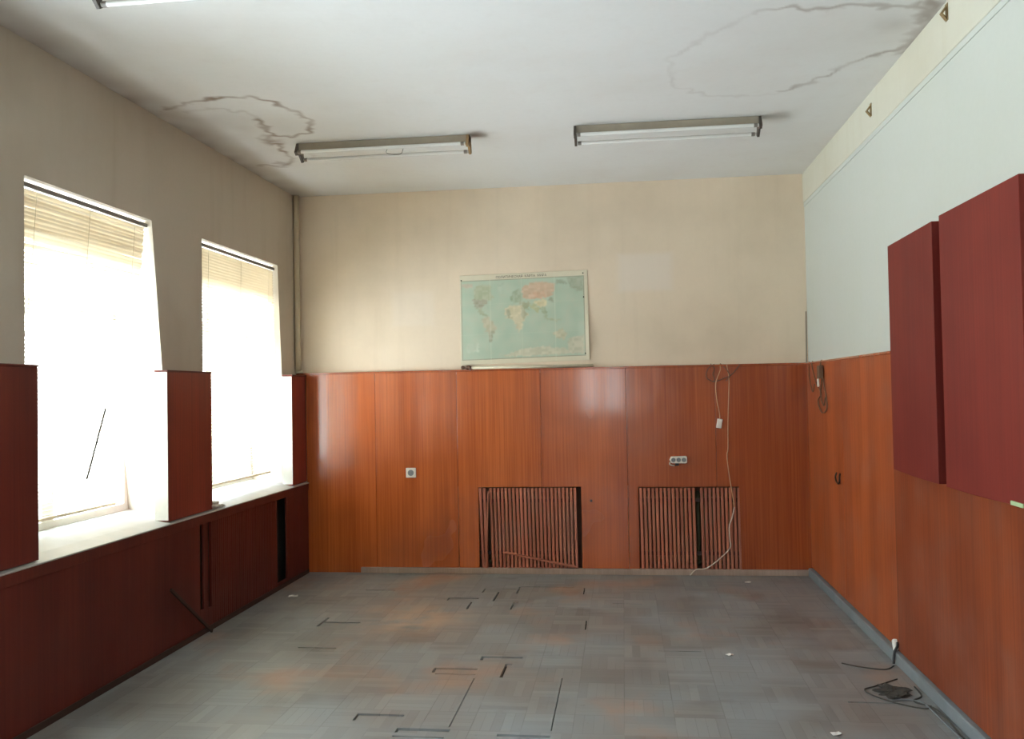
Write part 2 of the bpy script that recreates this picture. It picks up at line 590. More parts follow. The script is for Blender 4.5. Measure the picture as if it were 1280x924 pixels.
uc = frange(0, 1.15, 80) + frange(1.15, 3.0, 20) + frange(3.0, W, 95)
vc = frange(-4.2, -3.5, 12) + frange(-3.5, -0.8, 190) + frange(-0.8, 0, 16)
bm = plate(NB(), PZ, (-0.1, W + 0.1), (REAR - 0.1, 0.1), [], H + 0.1, H, uc, vc)
lay = bm.verts.layers.float.new('stain')
vl = list(bm.verts)
XY = np.array([(v.co.x, v.co.y) for v in vl])
J = np.array([(noise.noise(Vector((x * 13, y * 13, 0))), noise.noise(Vector((x * 13, y * 13, 9)))) for x, y in XY])
J2 = np.array([noise.noise(Vector((x * 30, y * 30, 3))) for x, y in XY])
J3 = np.array([noise.noise(Vector((x * 5, y * 5, 5))) for x, y in XY])
Q = XY + J * 0.045
val = np.zeros(len(vl))
for pl, hw, st in ST:
    best = np.full(len(vl), 9.0)
    for a, b in zip(pl, pl[1:]):
        a, b = np.array(a), np.array(b)
        t = np.clip(((Q - a) @ (b - a)) / ((b - a) @ (b - a)), 0, 1)
        best = np.minimum(best, np.linalg.norm(Q - (a + t[:, None] * (b - a)), axis=1))
    w = hw * (1 + 0.5 * J2)
    val = np.maximum(val, st * (0.75 + 0.8 * J3).clip(0.2, 1.2) * np.clip(1.2 - best / w, 0, 1))
for cx, cy, rx, ry, st in FILL:
    d = np.sqrt(((Q[:, 0] - cx) / rx) ** 2 + ((Q[:, 1] - cy) / ry) ** 2)
    val = val + st * np.clip(1 - d, 0, 1) * (1 + J3)
# brown darkening along the edge over the windows, fading into the ceiling
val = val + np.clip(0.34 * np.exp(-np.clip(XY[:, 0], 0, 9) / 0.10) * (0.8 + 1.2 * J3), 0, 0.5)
for v, s in zip(vl, val):
    v[lay] = float(min(max(s, 0), 0.85))
struct(obj('ceiling', bm, M['ceiling']), 'off-white ceiling with brown water stains', 'ceiling')

# ------------------------------------------------------------------ walls
bm_left = (plate(NB(), PX, (REAR - 0.1, 0.3), (-0.1, H + 0.1), [(a, b, WZ0, WZ1) for a, b in WINDOWS], 0.0, -WALL_T))
SLANT = {0: (-2.222, -2.447), 1: (-0.300, -0.432)}     # far edges of the two front openings lean out towards the sill
for i_, (yb, yt) in SLANT.items():
    for v in bm_left.verts:
        if abs(v.co.y - WINDOWS[i_][1]) < 1e-5:
            if abs(v.co.z - WZ0) < 1e-5:
                v.co.y = yb
            elif abs(v.co.z - WZ1) < 1e-5:
                v.co.y = yt
struct(obj('wall_left', bm_left, M['plaster_left']))
G1, G2 = (1.603, 2.478, 0.03, 0.732), (2.955, 3.776, 0.03, 0.727)      # radiator niches in the back wall
struct(obj('wall_back', plate(NB(), PY, (-0.0, W + 0.2), (-0.1, H + 0.1), [(g[0] - 0.03, g[1] + 0.03, g[2], g[3] + 0.03) for g in (G1, G2)], 0.0, 0.04),
           M['plaster_back']))
for g in (G1, G2):
    struct(obj('wall_niche', box(NB(), (g[0] - 0.1, 0.2, 0.0), (g[1] + 0.1, 0.26, 0.8)), M['niche']))
    struct(obj('wall_niche', box(NB(), (g[0] - 0.1, 0.04, 0.80), (g[1] + 0.1, 0.26, 0.86)), M['niche']))
    struct(obj('wall_niche', box(NB(), (g[0] - 0.1, 0.05, -0.05), (g[1] + 0.1, 0.26, 0.0)), M['niche']))
    for x in (g[0] - 0.09, g[1] + 0.05):
        struct(obj('wall_niche', box(NB(), (x, 0.04, 0.0), (x + 0.04, 0.2, 0.8)), M['niche']))
struct(obj('wall_right', box(NB(), (W, REAR - 0.1, -0.1), (W + 0.2, 0.0, H + 0.1)), M['plaster_right']))
struct(obj('wall_rear', plate(NB(), PY, (0.0, W), (-0.1, H + 0.1), [REARWIN], REAR, REAR - 0.25), M['plaster_right']))

# plaster band below the ceiling on the right wall, with a shallow ridge under it
bm = NB()
box(bm, (W - 0.010, REAR, 3.055), (W, 0.0, H))
b1 = struct(obj('trim_1', bm, M['plaster_band'], bevel=0.004))
obj('ridge', box(NB(), (W - 0.005, REAR, 3.025), (W, 0.0, 3.055)), M['plaster_right'], b1)

# ------------------------------------------------------------------ windows
def window(n, P, ur, vr, w0, w1, bars_u, bars_v):
    g = 0.055
    us = [ur[0]] + bars_u + [ur[1]]
    vs = [vr[0]] + bars_v + [vr[1]]
    holes = []
    for i in range(len(us) - 1):
        for j in range(len(vs) - 1):
            holes.append((us[i] + g, us[i + 1] - g, vs[j] + g, vs[j + 1] - g))
    f = struct(obj('window_%d' % n, plate(NB(), P, ur, vr, holes, w0, w1), M['white'], bevel=0.006))
    mid = (w0 + w1) / 2
    for h in holes:
        obj('pane', plate(NB(), P, (h[0] - 0.01, h[1] + 0.01), (h[2] - 0.01, h[3] + 0.01), [], mid - 0.002, mid + 0.002), M['glass'], f)
    return f


for i, (a, b) in enumerate(WINDOWS):
    window(i + 1, PX, (a, SLANT[i][0] if i in SLANT else b), (WZ0 + 0.03, WZ1), -WALL_T + 0.005, -WALL_T + 0.065, [(a + b) / 2], [2.05])
window(5, PY, REARWIN[:2], REARWIN[2:], REAR - 0.2, REAR - 0.14, [(REARWIN[0] + REARWIN[1]) / 2], [])

# sloping window board running the length of the wall, reaching back into each opening
bm = NB()


def prism_y(bm, prof, y0, y1):
    A = [bm.verts.new((x, y0, z)) for x, z in prof]
    B = [bm.verts.new((x, y1, z)) for x, z in prof]
    n = len(prof)
    for i in range(n):
        bm.faces.new((A[i], A[(i + 1) % n], B[(i + 1) % n], B[i]))
    bm.faces.new(A[::-1])
    bm.faces.new(B)
    return bm


prism_y(bm, [(0.0, 0.772), (0.103, 0.772), (0.105, 0.776), (0.103, 0.780), (0.0, 0.802)], REAR, 0.0)
for i, (a, b) in enumerate(WINDOWS):
    b = SLANT[i][0] if i in SLANT else b
    prism_y(bm, [(-0.30, 0.79), (0.0, 0.79), (0.0, 0.802), (-0.30, 0.842)], a, b)
struct(obj('trim_2', bm, M['sill']), 'long pale sill running under the windows', 'window sill')

# ------------------------------------------------------------------ panelling
def panel(parent, P, ur, vr, holes, w0, w1, tint, mat='veneer'):
    o = obj('panel', plate(NB(), P, ur, vr, holes, w0, w1), M[mat], parent, bevel=0.002)
    o.color = (*tint, 1)
    return o


# back wall: six veneer boards below a thin rail
r = struct(obj('trim_3', box(NB(), (0.0, -0.036, 1.722), (W, 0.0, 1.738)), M['veneer'], bevel=0.003),
           'varnished veneer panelling on the back wall', 'panelling')
r.color = (0.8, 0.7, 0.7, 1)
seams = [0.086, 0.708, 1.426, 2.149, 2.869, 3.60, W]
tints = [(1.05, 0.98, 0.9), (1.05, 1.0, 0.9), (1.12, 1.08, 1.0), (1.0, 0.93, 0.95), (0.86, 0.78, 0.84), (0.76, 0.66, 0.72)]  # board tones, with window light fading rightwards put partly into the colour
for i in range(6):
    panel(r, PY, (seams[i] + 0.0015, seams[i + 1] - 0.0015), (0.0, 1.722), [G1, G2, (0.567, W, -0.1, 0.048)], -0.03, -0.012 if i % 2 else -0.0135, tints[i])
obj('batten', box(NB(), (0.086, -0.012, 0.74), (W - 0.03, 0.0, 1.70)), M['slat'], r)
# knot hole in the fourth board
kn = lathe(NB(), [(0.0, 0.0), (0.010, 0.0), (0.011, 0.004), (0.007, 0.005), (0.0, 0.003)], (2.561, -0.030, 0.615), (0, -1, 0), 12)
obj('knot', kn, M['black'], r)
sk = struct(obj('baseboard_back', box(NB(), (0.567, -0.052, 0.0), (W - 0.05, -0.0, 0.048)), M['skirting'], bevel=0.004))

# right wall
r = struct(obj('trim_4', box(NB(), (W - 0.026, REAR, 1.722), (W, -0.036, 1.738)), M['veneer'], bevel=0.003),
           'veneer panelling on the right wall below pale plaster', 'panelling')
r.color = (0.85, 0.72, 0.7, 1)
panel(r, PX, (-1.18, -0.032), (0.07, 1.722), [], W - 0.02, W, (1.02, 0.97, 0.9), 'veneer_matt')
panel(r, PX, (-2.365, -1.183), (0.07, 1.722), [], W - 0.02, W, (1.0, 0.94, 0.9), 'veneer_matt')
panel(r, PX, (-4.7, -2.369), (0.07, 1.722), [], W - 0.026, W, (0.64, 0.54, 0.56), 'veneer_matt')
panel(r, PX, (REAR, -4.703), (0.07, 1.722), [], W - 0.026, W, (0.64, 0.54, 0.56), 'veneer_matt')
struct(obj('baseboard_right', box(NB(), (W - 0.052, REAR, 0.0), (W, -0.053, 0.068)), M['skirting_grey'], bevel=0.008))

# window piers
r = struct(obj('trim_5', box(NB(), (0.0, -0.366, 1.706), (0.092, -0.031, 1.72)), M['veneer_dull'], bevel=0.002),
           'dark veneer facing on the piers between the windows', 'panelling')
PIERS = [(-0.362, -0.031), (-2.432, -1.843), (-4.318, -3.65), (-6.248, -5.552), (REAR, -7.452)]
for i, (a, b) in enumerate(PIERS):
    o = obj('panel', box(NB(), (0.0005, a, 0.79), (0.0855, b, 1.706)), M['veneer_dull'], r, bevel=0.004)
    o.color = (2.1, 1.9, 1.7, 1) if i < 2 else (1.2, 1.05, 1.1, 1)
    obj('overexposed_side', box(NB(), (0.0005, a - 0.006, 0.80), (0.0850, a, 1.704)), M['white'], r)  # added white strip; overexposure of the pier side put into its colour
    if i:
        obj('cap', box(NB(), (0.0, a, 1.706), (0.088, b + 0.002, 1.716)), M['veneer_dull'], r, bevel=0.002)

# boxing under the sill: boards, a ribbed front and open slots
r = struct(obj('trim_6', box(NB(), (0.082, REAR, 0.715), (0.101, -0.031, 0.772)), M['veneer_dull'], bevel=0.002),
           'dark red wooden boxing under the window sill', 'panelling')
for (a, b, t) in ((REAR, -4.4, 0.95), (-4.397, -2.052, 1.0), (-2.004, -1.937, 0.85), (-0.545, -0.031, 0.95)):
    o = obj('panel', box(NB(), (0.082, a, 0.0), (0.096, b, 0.715)), M['veneer_dull'], r, bevel=0.002)
    o.color = (t, t * 0.9, t * 0.9, 1)
obj('shade_backing', box(NB(), (0.001, REAR, 0.0), (0.012, -0.031, 0.74)), M['dirt'], r)  # added dark board; shade inside the open slots put into its colour
rb = NB()
y = -1.893
while y < -0.742:
    box(rb, (0.080, y, 0.0), (0.096, y + 0.025, 0.715))
    box(rb, (0.080, y + 0.025, 0.0), (0.089, y + 0.032, 0.715))
    y += 0.032
o = obj('ribbed_panel', rb, M['veneer_dull'], r)
o.color = (1.05, 1.0, 1.0, 1)
obj('panel', box(NB(), (0.082, -2.052, 0.0), (0.096, -2.004, 0.16)), M['veneer_dull'], r)
obj('panel', box(NB(), (0.082, -1.937, 0.0), (0.096, -1.893, 0.15)), M['veneer_dull'], r)
obj('panel', box(NB(), (0.082, -0.742, 0.0), (0.096, -0.545, 0.055)), M['veneer_dull'], r)
struct(obj('baseboard_left', box(NB(), (0.0965, REAR, 0.0), (0.108, -0.06, 0.035)), M['dark_wood'], bevel=0.003))

# ------------------------------------------------------------------ venetian blinds
def blind(name, y0, y1, label, lean, ragged):
    t = thing(name, label, 'window blind', (-0.05, (y0 + y1) / 2, 2.6), 'venetian blinds in the windows')
    obj('headrail', box(NB(), (-0.062, y0 + 0.01, 2.592), (-0.028, y1 - 0.01, 2.616)), M['rail'], t, bevel=0.002)
    bm = NB()
    rnd = random.Random(3 if ragged else 5)
    n = 78
    zt, zb = 2.575, 0.93

    def xz(s):
        return -0.046 - lean * s ** 1.25, zt + (zb - zt) * s
    for i in range(n):
        s = i / (n - 1)
        x, z = xz(s)
        l = y0 + 0.012 + (rnd.uniform(0, 0.015) if ragged else 0)
        rr_ = y1 - 0.014 - (0.012 * rnd.random() if ragged else 0)
        tilt = math.radians(70 - 56 * min(1, max(0, s - 0.11) * 12) + (rnd.uniform(-7, 7) if ragged else 0))
        dz = rnd.uniform(-0.006, 0.006) if ragged else 0
        hw = 0.0125
        prof = []
        for kx, cv in ((-1, 0), (0, 0.0022), (1, 0)):
            prof.append((x + kx * hw * math.cos(tilt) - cv * math.sin(tilt), z + kx * hw * math.sin(tilt) + cv * math.cos(tilt)))
        th = 0.0006
        A = [[bm.verts.new((px, yy, pz + (dz if yy == rr_ else -dz) + o_)) for px, pz in prof] for yy in (l, rr_) for o_ in (0, th)]
        l0, l1, q0, q1 = A
        for k in range(2):
            bm.faces.new((l0[k], l0[k + 1], q0[k + 1], q0[k]))
            bm.faces.new((l1[k], q1[k], q1[k + 1], l1[k + 1]))
            bm.faces.new((l0[k], l1[k], l1[k + 1], l0[k + 1]))
            bm.faces.new((q0[k], q0[k + 1], q1[k + 1], q1[k]))
        bm.faces.new((l0[0], q0[0], q1[0], l1[0]))
        bm.faces.new((l0[2], l1[2], q1[2], q0[2]))
    obj('slats', bm, M['blind'], t, smooth=False)
    x, z = xz(1.0)
    obj('bottom_rail', box(NB(), (x - 0.013, y0 + 0.02, z - 0.03), (x + 0.013, y1 - 0.03, z - 0.014)), M['blind'], t, bevel=0.003)
    for f in (0.12, 0.5, 0.88):
        yy = y0 + (y1 - y0) * f
        obj('ladder_cord', tube(NB(), [(xz(s)[0] + 0.013, yy, xz(s)[1]) for s in (0, .25, .5, .75, 1)], 0.0012, 5, 3), M['cream'], t)
    return t, xz


b1_, xz1 = blind('window_blind', WINDOWS[0][0], WINDOWS[0][1],
                 'cream venetian blind hanging ragged and pushed back in the nearer left window', 0.20, True)
obj('tilt_wand', tube(NB(), [(-0.07, -2.84, 1.49), (-0.12, -2.945, 1.10)], 0.006, 6, 1), M['holder'], b1_)
blind('window_blind', WINDOWS[1][0], WINDOWS[1][1],
      'even cream venetian blind in the farther left window next to the corner', 0.06, False)

# ------------------------------------------------------------------ heating pipe in the left back corner
t = thing('heating_pipe', 'cream painted vertical pipe in the corner beside the farther window', 'pipe', (0.018, -0.055, 1.738))
obj('pipe_run', tube(NB(), [(0.027, -0.055, 3.298), (0.027, -0.055, 2.5), (0.028, -0.055, 1.738)], 0.026, 16, 4), M['pipe'], t, smooth=True)
obj('collar', lathe(NB(), [(0.027, 0), (0.034, 0.0), (0.034, 0.012), (0.027, 0.02)], (0.036, -0.055, 1.7385), (0, 0, 1)), M['pipe'], t)

# ------------------------------------------------------------------ radiators behind the grilles
def radiator(x0, x1, label):
    t = thing('radiator', label, 'radiator', ((x0 + x1) / 2, 0.11, 0.0), 'cast radiators behind the slatted grilles')
    n = int((x1 - x0) / 0.06)
    for i in range(n):
        x = x0 + (i + 0.5) * (x1 - x0) / n
        bm = NB()
        for yy in (0.075, 0.145):
            tube(bm, [(x, yy, 0.10), (x, yy, 0.62)], 0.017, 8, 1)
        tube(bm, [(x, 0.06, 0.62), (x, 0.11, 0.66), (x, 0.16, 0.62)], 0.022, 8, 4)
        tube(bm, [(x, 0.06, 0.10), (x, 0.11, 0.07), (x, 0.16, 0.10)], 0.022, 8, 4)
        obj('column', bm, M['radiator'], t, smooth=True)
    for x in (x0 + 0.05, x1 - 0.05):
        obj('foot', box(NB(), (x - 0.015, 0.085, -0.0), (x + 0.015, 0.135, 0.07)), M['radiator'], t)


radiator(1.66, 2.42, 'olive radiator hidden behind the left grille with the gap at its side')
radiator(3.0, 3.72, 'olive radiator hidden behind the right grille seen through its missing slat')

# ------------------------------------------------------------------ slatted grilles
def grille(label, g, xs_top, xs_bot, ztop):
    t = thing('radiator_grille', label, 'grille', ((g[0] + g[1]) / 2, -0.02, 0.048), 'slatted radiator grilles in the back panelling')
    for a, b in zip(xs_top, xs_bot):
        o = obj('slat', beam(NB(), (a, -0.024, ztop), (b, -0.024, 0.0485), 0.0225, 0.012, (0, 1, 0)), M['slat'], t, bevel=0.003)
        q = random.uniform(0.85, 1.15)
        o.color = (q, q * random.uniform(0.92, 1.03), q, 1)
    for z in (0.60, 0.16):
        x0, x1 = min(min(xs_top), min(xs_bot)), max(max(xs_top), max(xs_bot))
        obj('cross_batten', box(NB(), (x0 - 0.01, -0.014, z), (x1 + 0.005, -0.002, z + 0.03)), M['dark_wood'], t)
    return t


xt = [1.617, 1.652] + [1.707 + 0.0326 * i for i in range(23)]
xb = [1.636, 1.664] + [1.722 + 0.0322 * i for i in range(23)]
grille('slatted wooden grille with gaping wedges at both sides below the socket', G1, xt, xb, 0.724)
x2 = [2.975 + 0.0332 * i for i in range(25) if i != 14]
grille('slatted wooden grille missing one middle slat, behind the hanging white cable', G2, x2, [x + 0.006 for x in x2], 0.719)
# slat that has slipped sideways, and one fallen across the front
o = obj('loose_slat', beam(NB(), (1.690, -0.044, 0.700), (1.660, -0.046, 0.049), 0.0135, 0.018, (0, 1, 0)), M['slat'], bevel=0.002)
tag(o, 'brown slat hanging askew at the left edge of the left grille', 'slat')
o = obj('loose_slat', beam(NB(), (1.806, -0.0475, 0.186), (2.440, -0.0475, 0.060), 0.017, 0.018, (0, 1, 0)), M['slat'], bevel=0.002)
tag(o, 'fallen brown slat lying slantwise across the foot of the left grille', 'slat')

# ------------------------------------------------------------------ world map
MX0, MX1, MZ0, MZ1 = 1.466, 2.566, 1.772, 2.562
t = thing('world_map', 'faded pale green political world map pinned to the back wall', 'map', (2.0, -0.006, 1.78))
POLY = [
    ([(140, 215), (230, 225), (225, 250), (150, 245)], (196, 180, 160)),
    ([(235, 258), (262, 238), (300, 232), (352, 242), (352, 300), (372, 320), (338, 345), (232, 340)], (172, 180, 148)),
    ([(224, 330), (332, 340), (322, 368), (300, 380), (292, 396), (262, 388), (238, 392)], (148, 142, 122)),
    ([(245, 392), (288, 394), (284, 415), (302, 432), (328, 452), (312, 458), (268, 432)], (160, 170, 140)),
    ([(286, 466), (330, 456), (378, 520), (386, 548), (358, 588), (350, 640), (330, 632), (326, 570), (290, 520)], (188, 180, 152)),
    ([(336, 560), (372, 560), (352, 610), (346, 642), (330, 632)], (150, 150, 128)),
    ([(395, 236), (440, 220), (448, 258), (420, 302), (402, 272)], (176, 196, 178)),
    ([(480, 332), (500, 290), (540, 268), (562, 300), (562, 362), (520, 372), (484, 362)], (150, 168, 142)),
    ([(560, 258), (620, 232), (700, 228), (786, 246), (788, 292), (760, 332), (700, 346), (640, 346), (568, 342)], (212, 170, 142)),
    ([(640, 300), (720, 300), (730, 340), (650, 344)], (214, 158, 128)),
    ([(636, 366), (690, 352), (732, 360), (722, 402), (682, 408)], (222, 206, 160)),
    ([(740, 350), (770, 340), (778, 372), (762, 378)], (140, 150, 128)),
    ([(600, 384), (650, 380), (682, 420), (662, 446), (638, 420)], (184, 186, 140)),
    ([(680, 410), (722, 408), (738, 470), (722, 496), (700, 440)], (150, 168, 136)),
    ([(540, 364), (612, 368), (602, 424), (572, 404)], (158, 160, 128)),
    ([(442, 412), (478, 386), (560, 388), (586, 430), (604, 450), (572, 490), (562, 540), (538, 576), (512, 520), (490, 480), (450, 470)], (216, 202, 166)),
    ([(452, 420), (470, 410), (488, 470), (462, 470)], (160, 158, 130)),
    ([(560, 395), (584, 430), (598, 450), (572, 488), (552, 450)], (168, 164, 132)),
    ([(700, 482), (764, 490), (830, 498), (800, 512), (740, 502)], (170, 182, 150)),
    ([(766, 590), (800, 572), (832, 558), (862, 600), (842, 642), (790, 622)], (196, 190, 158)),
    ([(790, 214), (850, 224), (872, 252), (800, 246)], (150, 162, 142)),
    ([(868, 208), (976, 198), (982, 300), (940, 306), (900, 288), (880, 250)], (158, 170, 148)),
    ([(430, 732), (560, 692), (700, 680), (850, 700), (882, 742), (430, 746)], (206, 202, 178)),
    ([(868, 632), (976, 612), (976, 742), (868, 738)], (200, 196, 172)),
    ([(178, 640), (262, 640), (262, 702), (178, 702)], (194, 210, 194)),
]


def inside(px, py, poly):
    c = np.zeros(px.shape, bool)
    for (x1, y1), (x2, y2) in zip(poly, poly[1:] + poly[:1]):
        if y1 != y2:
            c ^= ((y1 > py) != (y2 > py)) & (px < (x2 - x1) * (py - y1) / (y2 - y1) + x1)
    return c


nu, nv = 270, 190
UU, VV = np.meshgrid(np.linspace(0, 1, nu + 1), np.linspace(0, 1, nv + 1), indexing='ij')
px = 135 + UU * 875
py = 790 - VV * 630
jit = np.array([[noise.noise(Vector((a * 0.06, b * 0.06, 1))) for b in py[0]] for a in px[:, 0]])
jit2 = np.array([[noise.noise(Vector((a * 0.06, b * 0.06, 8))) for b in py[0]] for a in px[:, 0]])
jit3 = np.array([[noise.noise(Vector((a * 0.16, b * 0.16, 6))) for b in py[0]] for a in px[:, 0]])
qx, qy = px + jit * 12 + jit3 * 7, py + jit2 * 12 - jit3 * 7
col = np.empty((nu + 1, nv + 1, 3))
col[:] = (168, 192, 172)
deep = np.array([[noise.noise(Vector((a * 0.012, b * 0.012, 4))) for b in py[0]] for a in px[:, 0]])
col += deep[..., None] * np.array((14, 8, 8))
cells = np.array([[noise.cell(Vector((a * 0.045, b * 0.06, 2))) for b in qy[0]] for a in qx[:, 0]])
for pl, c in POLY:
    k = inside(qx, qy, pl)
    col[k] = np.array(c) + (cells[k][:, None] - 0.3) * np.array((16, 14, 16))
blurred = col.copy()
for _ in range(3):
    blurred[1:-1, 1:-1] = (blurred[:-2, 1:-1] + blurred[2:, 1:-1] + blurred[1:-1, :-2] + blurred[1:-1, 2:] + blurred[1:-1, 1:-1] * 2) / 6
col = blurred * 0.66 + np.array((192, 194, 172)) * 0.34
margin = (UU < 0.012) | (UU > 0.968) | (VV < 0.055) | (VV > 0.935)
line = ((np.abs(UU - 0.012) < 0.003) | (np.abs(UU - 0.968) < 0.003)) & (VV > 0.05) & (VV < 0.94) | \
       ((np.abs(VV - 0.055) < 0.004) | (np.abs(VV - 0.935) < 0.004)) & (UU > 0.01) & (UU < 0.97)
col[margin] = (214, 206, 182)
col[line] = (160, 164, 142)
for fx in (345, 560, 785):
    col[np.abs(px - fx) < 2.6] = col[np.abs(px - fx) < 2.6] * 0.7 + np.array((214, 218, 196)) * 0.3
for fy in (370, 580):
    col[np.abs(py - fy) < 2.2] = col[np.abs(py - fy) < 2.2] * 0.8 + np.array((208, 214, 192)) * 0.2
bm = NB()
cl = bm.verts.layers.float_color.new('print')


def mpt(u, v, off=0.0):
    x = MX0 + (MX1 - MX0) * u + 0.006 * (1 - v) * u
    z = (MZ0 + 0.006 + 0.022 * u) * (1 - v) + (MZ1 - 0.012 + 0.016 * u) * v
    curl = 0.022 * max(0, (u - 0.9) / 0.1) ** 2 * max(0, 1 - abs(v - 0.25) / 0.35)
    wav = 0.0015 * math.sin(u * 9.4) + 0.001 * math.sin(v * 12)
    return (x, -0.005 - curl - wav - off, z)


vv = [[None] * (nv + 1) for _ in range(nu + 1)]
for i in range(nu + 1):
    for j in range(nv + 1):
        v = bm.verts.new(mpt(UU[i, j], VV[i, j]))
        v[cl] = (*s2l(col[i, j]), 1)
        vv[i][j] = v
for i in range(nu):
    for j in range(nv):
        bm.faces.new((vv[i][j], vv[i + 1][j], vv[i + 1][j + 1], vv[i][j + 1]))
o = obj('sheet', bm, M['map'], t, smooth=True)
sm = o.modifiers.new('thickness', 'SOLIDIFY')
sm.thickness = 0.0006
sm.offset = 0
td = bpy.data.curves.new('title', 'FONT')
td.body = 'ПОЛИТИЧЕСКАЯ  КАРТА  МИРА'
td.size = 0.030
td.extrude = 0.0002
td.align_x = 'CENTER'
to = bpy.data.objects.new('title', td)
C.objects.link(to)
dg = bpy.context.evaluated_depsgraph_get()
me = bpy.data.meshes.new_from_object(to.evaluated_get(dg))
bpy.data.objects.remove(to)
xs = [v.co.x for v in me.vertices]
sc = 0.435 / max(1e-6, (max(xs) - min(xs)))
for v in me.vertices:
    p = mpt(0.485 + v.co.x * sc / (MX1 - MX0), 0.951 + v.co.y / (MZ1 - MZ0), 0.0016 + v.co.z)
    v.co = p
me.materials.clear()
me.materials.append(M['ink'])
o = bpy.data.objects.new('title', me)
C.objects.link(o)
o.parent = t
o.matrix_parent_inverse = t.matrix_basis.inverted()
for u, v in ((0.012, 0.945), (0.965, 0.965), (0.968, 0.075), (0.966, 0.70)):
    obj('pin', lathe(NB(), [(0.0, 0), (0.006, 0.0), (0.006, 0.002), (0.003, 0.004), (0, 0.0045)], Vector(mpt(u, v)) + Vector((0, -0.0005, 0)), (0, -1, 0), 10),
        M['metal'], t)

# cream rod lying on the panelling ledge under the map, brown knob at one end
t = thing('wooden_rod', 'thin cream rod with dark brown end lying on the ledge under the map', 'rod', (2.0, -0.022, 1.738))
obj('shaft', tube(NB(), [(1.555, -0.020, 1.752), (2.60, -0.020, 1.752)], 0.0135, 12, 1), M['cream'], t, smooth=True)
bm = lathe(NB(), [(0.0, 0), (0.014, 0.004), (0.017, 0.016), (0.010, 0.03), (0.009, 0.042), (0.019, 0.052), (0.019, 0.075), (0.012, 0.082), (0.012, 0.09)],
           (1.468, -0.022, 1.757), (1, 0, 0), 14)
obj('end_knob', bm, M['brown'], t, smooth=True)
obj('clip', beam(NB(), (1.538, -0.034, 1.768), (1.552, -0.040, 1.728), 0.012, 0.006), M['brown'], t)

# ------------------------------------------------------------------ sockets
def socket_face(bm_ring, bm_hole, x, y, z, r):
    lathe(bm_ring, [(r, 0), (r, 0.004), (r * 0.86, 0.004), (r * 0.8, -0.002), (0, -0.002)], (x, y, z), (0, -1, 0), 24)
    for s in (-1, 1):
        lathe(bm_hole, [(0, 0), (0.0035, 0), (0.0035, 0.0012), (0, 0.0012)], (x + s * 0.0095, y + 0.0012, z), (0, -1, 0), 10)


t = thing('power_socket', 'single square white socket on the left of the back panelling', 'socket', (1.018, -0.03, 0.86))
cp = obj('cover_plate', box(NB(), (0.974, -0.042, 0.818), (1.062, -0.030, 0.902)), M['plastic'], t, bevel=0.005)
a, b = NB(), NB()
socket_face(a, b, 1.018, -0.043, 0.860, 0.026)
obj('socket_well', a, M['socket_grey'], cp)
obj('pin_hole', b, M['black'], cp)

t = thing('power_strip', 'white three-outlet strip fixed above the right grille', 'socket', (3.285, -0.03, 0.95))
bm = NB()
out = [(-0.072, 0.0), (-0.058, 0.028), (0.065, 0.031), (0.072, 0.024), (0.072, -0.020), (0.064, -0.028), (-0.055, -0.026)]
A = [bm.verts.new((3.287 + x, -0.068, 0.953 + z)) for x, z in out]
B = [bm.verts.new((3.287 + x, -0.030, 0.953 + z)) for x, z in out]
bm.faces.new(A); bm.faces.new(B[::-1])
for i in range(len(out)):
    bm.faces.new((A[i], A[(i + 1) % len(out)], B[(i + 1) % len(out)], B[i]))
bd = obj('body', bm, M['plastic'], t, bevel=0.004)
for i in range(3):
    a, b = NB(), NB()
    socket_face(a, b, 3.247 + i * 0.043, -0.069, 0.954, 0.018)
    obj('socket_well', a, M['socket_grey'], bd)
    obj('pin_hole', b, M['black'], bd)
obj('lead', tube(NB(), [(3.222, -0.045, 0.935), (3.218, -0.042, 0.918), (3.235, -0.04, 0.908), (3.256, -0.038, 0.905)], 0.006, 8), M['cable_white'], t, smooth=True)
obj('bracket', box(NB(), (3.262, -0.056, 0.905), (3.292, -0.030, 0.926)), M['black'], t, bevel=0.003)

# ------------------------------------------------------------------ cables on the back wall
Y = -0.037
pts = [(3.70, Y, 1.735), (3.716, Y, 1.62), (3.712, Y, 1.509), (3.700, Y, 1.25), (3.695, Y, 1.048), (3.685, Y, 0.98), (3.70, Y, 0.82), (3.722, Y - 0.01, 0.66),
       (3.735, Y - 0.01, 0.56), (3.715, Y - 0.01, 0.48), (3.690, Y - 0.01, 0.40), (3.692, Y - 0.012, 0.30), (3.690, Y - 0.015, 0.226), (3.60, Y - 0.02, 0.135),
       (3.52, Y - 0.025, 0.075), (3.47, -0.068, 0.056), (3.41, -0.072, 0.052), (3.36, -0.085, 0.008)]
t = thing('wall_cable', 'long pale cable hanging from the ledge over the right grille to the floor', 'cable', (3.36, -0.085, 0.0))
k = len(pts) // 2
obj('upper_run', tube(NB(), pts[:9], 0.0038, 8), M['cable_tan'], t, smooth=True)
obj('lower_run', tube(NB(), pts[8:], 0.0050, 8), M['cable_white'], t, smooth=True)

t = thing('hanging_plug', 'small white connector dangling on a short cable from the ledge', 'plug', (3.62, -0.04, 1.25))
obj('lead', tube(NB(), [(3.648, -0.020, 1.744), (3.646, -0.052, 1.70), (3.640, -0.054, 1.676), (3.606, -0.054, 1.577), (3.613, -0.046, 1.445), (3.632, -0.040, 1.34), (3.634, -0.042, 1.285)], 0.0034, 8),
    M['cable_tan'], t, smooth=True)
bm = beam(NB(), (3.636, -0.046, 1.288), (3.622, -0.046, 1.212), 0.042, 0.026, (0, 1, 0))
obj('connector', bm, M['plastic'], t, bevel=0.005)

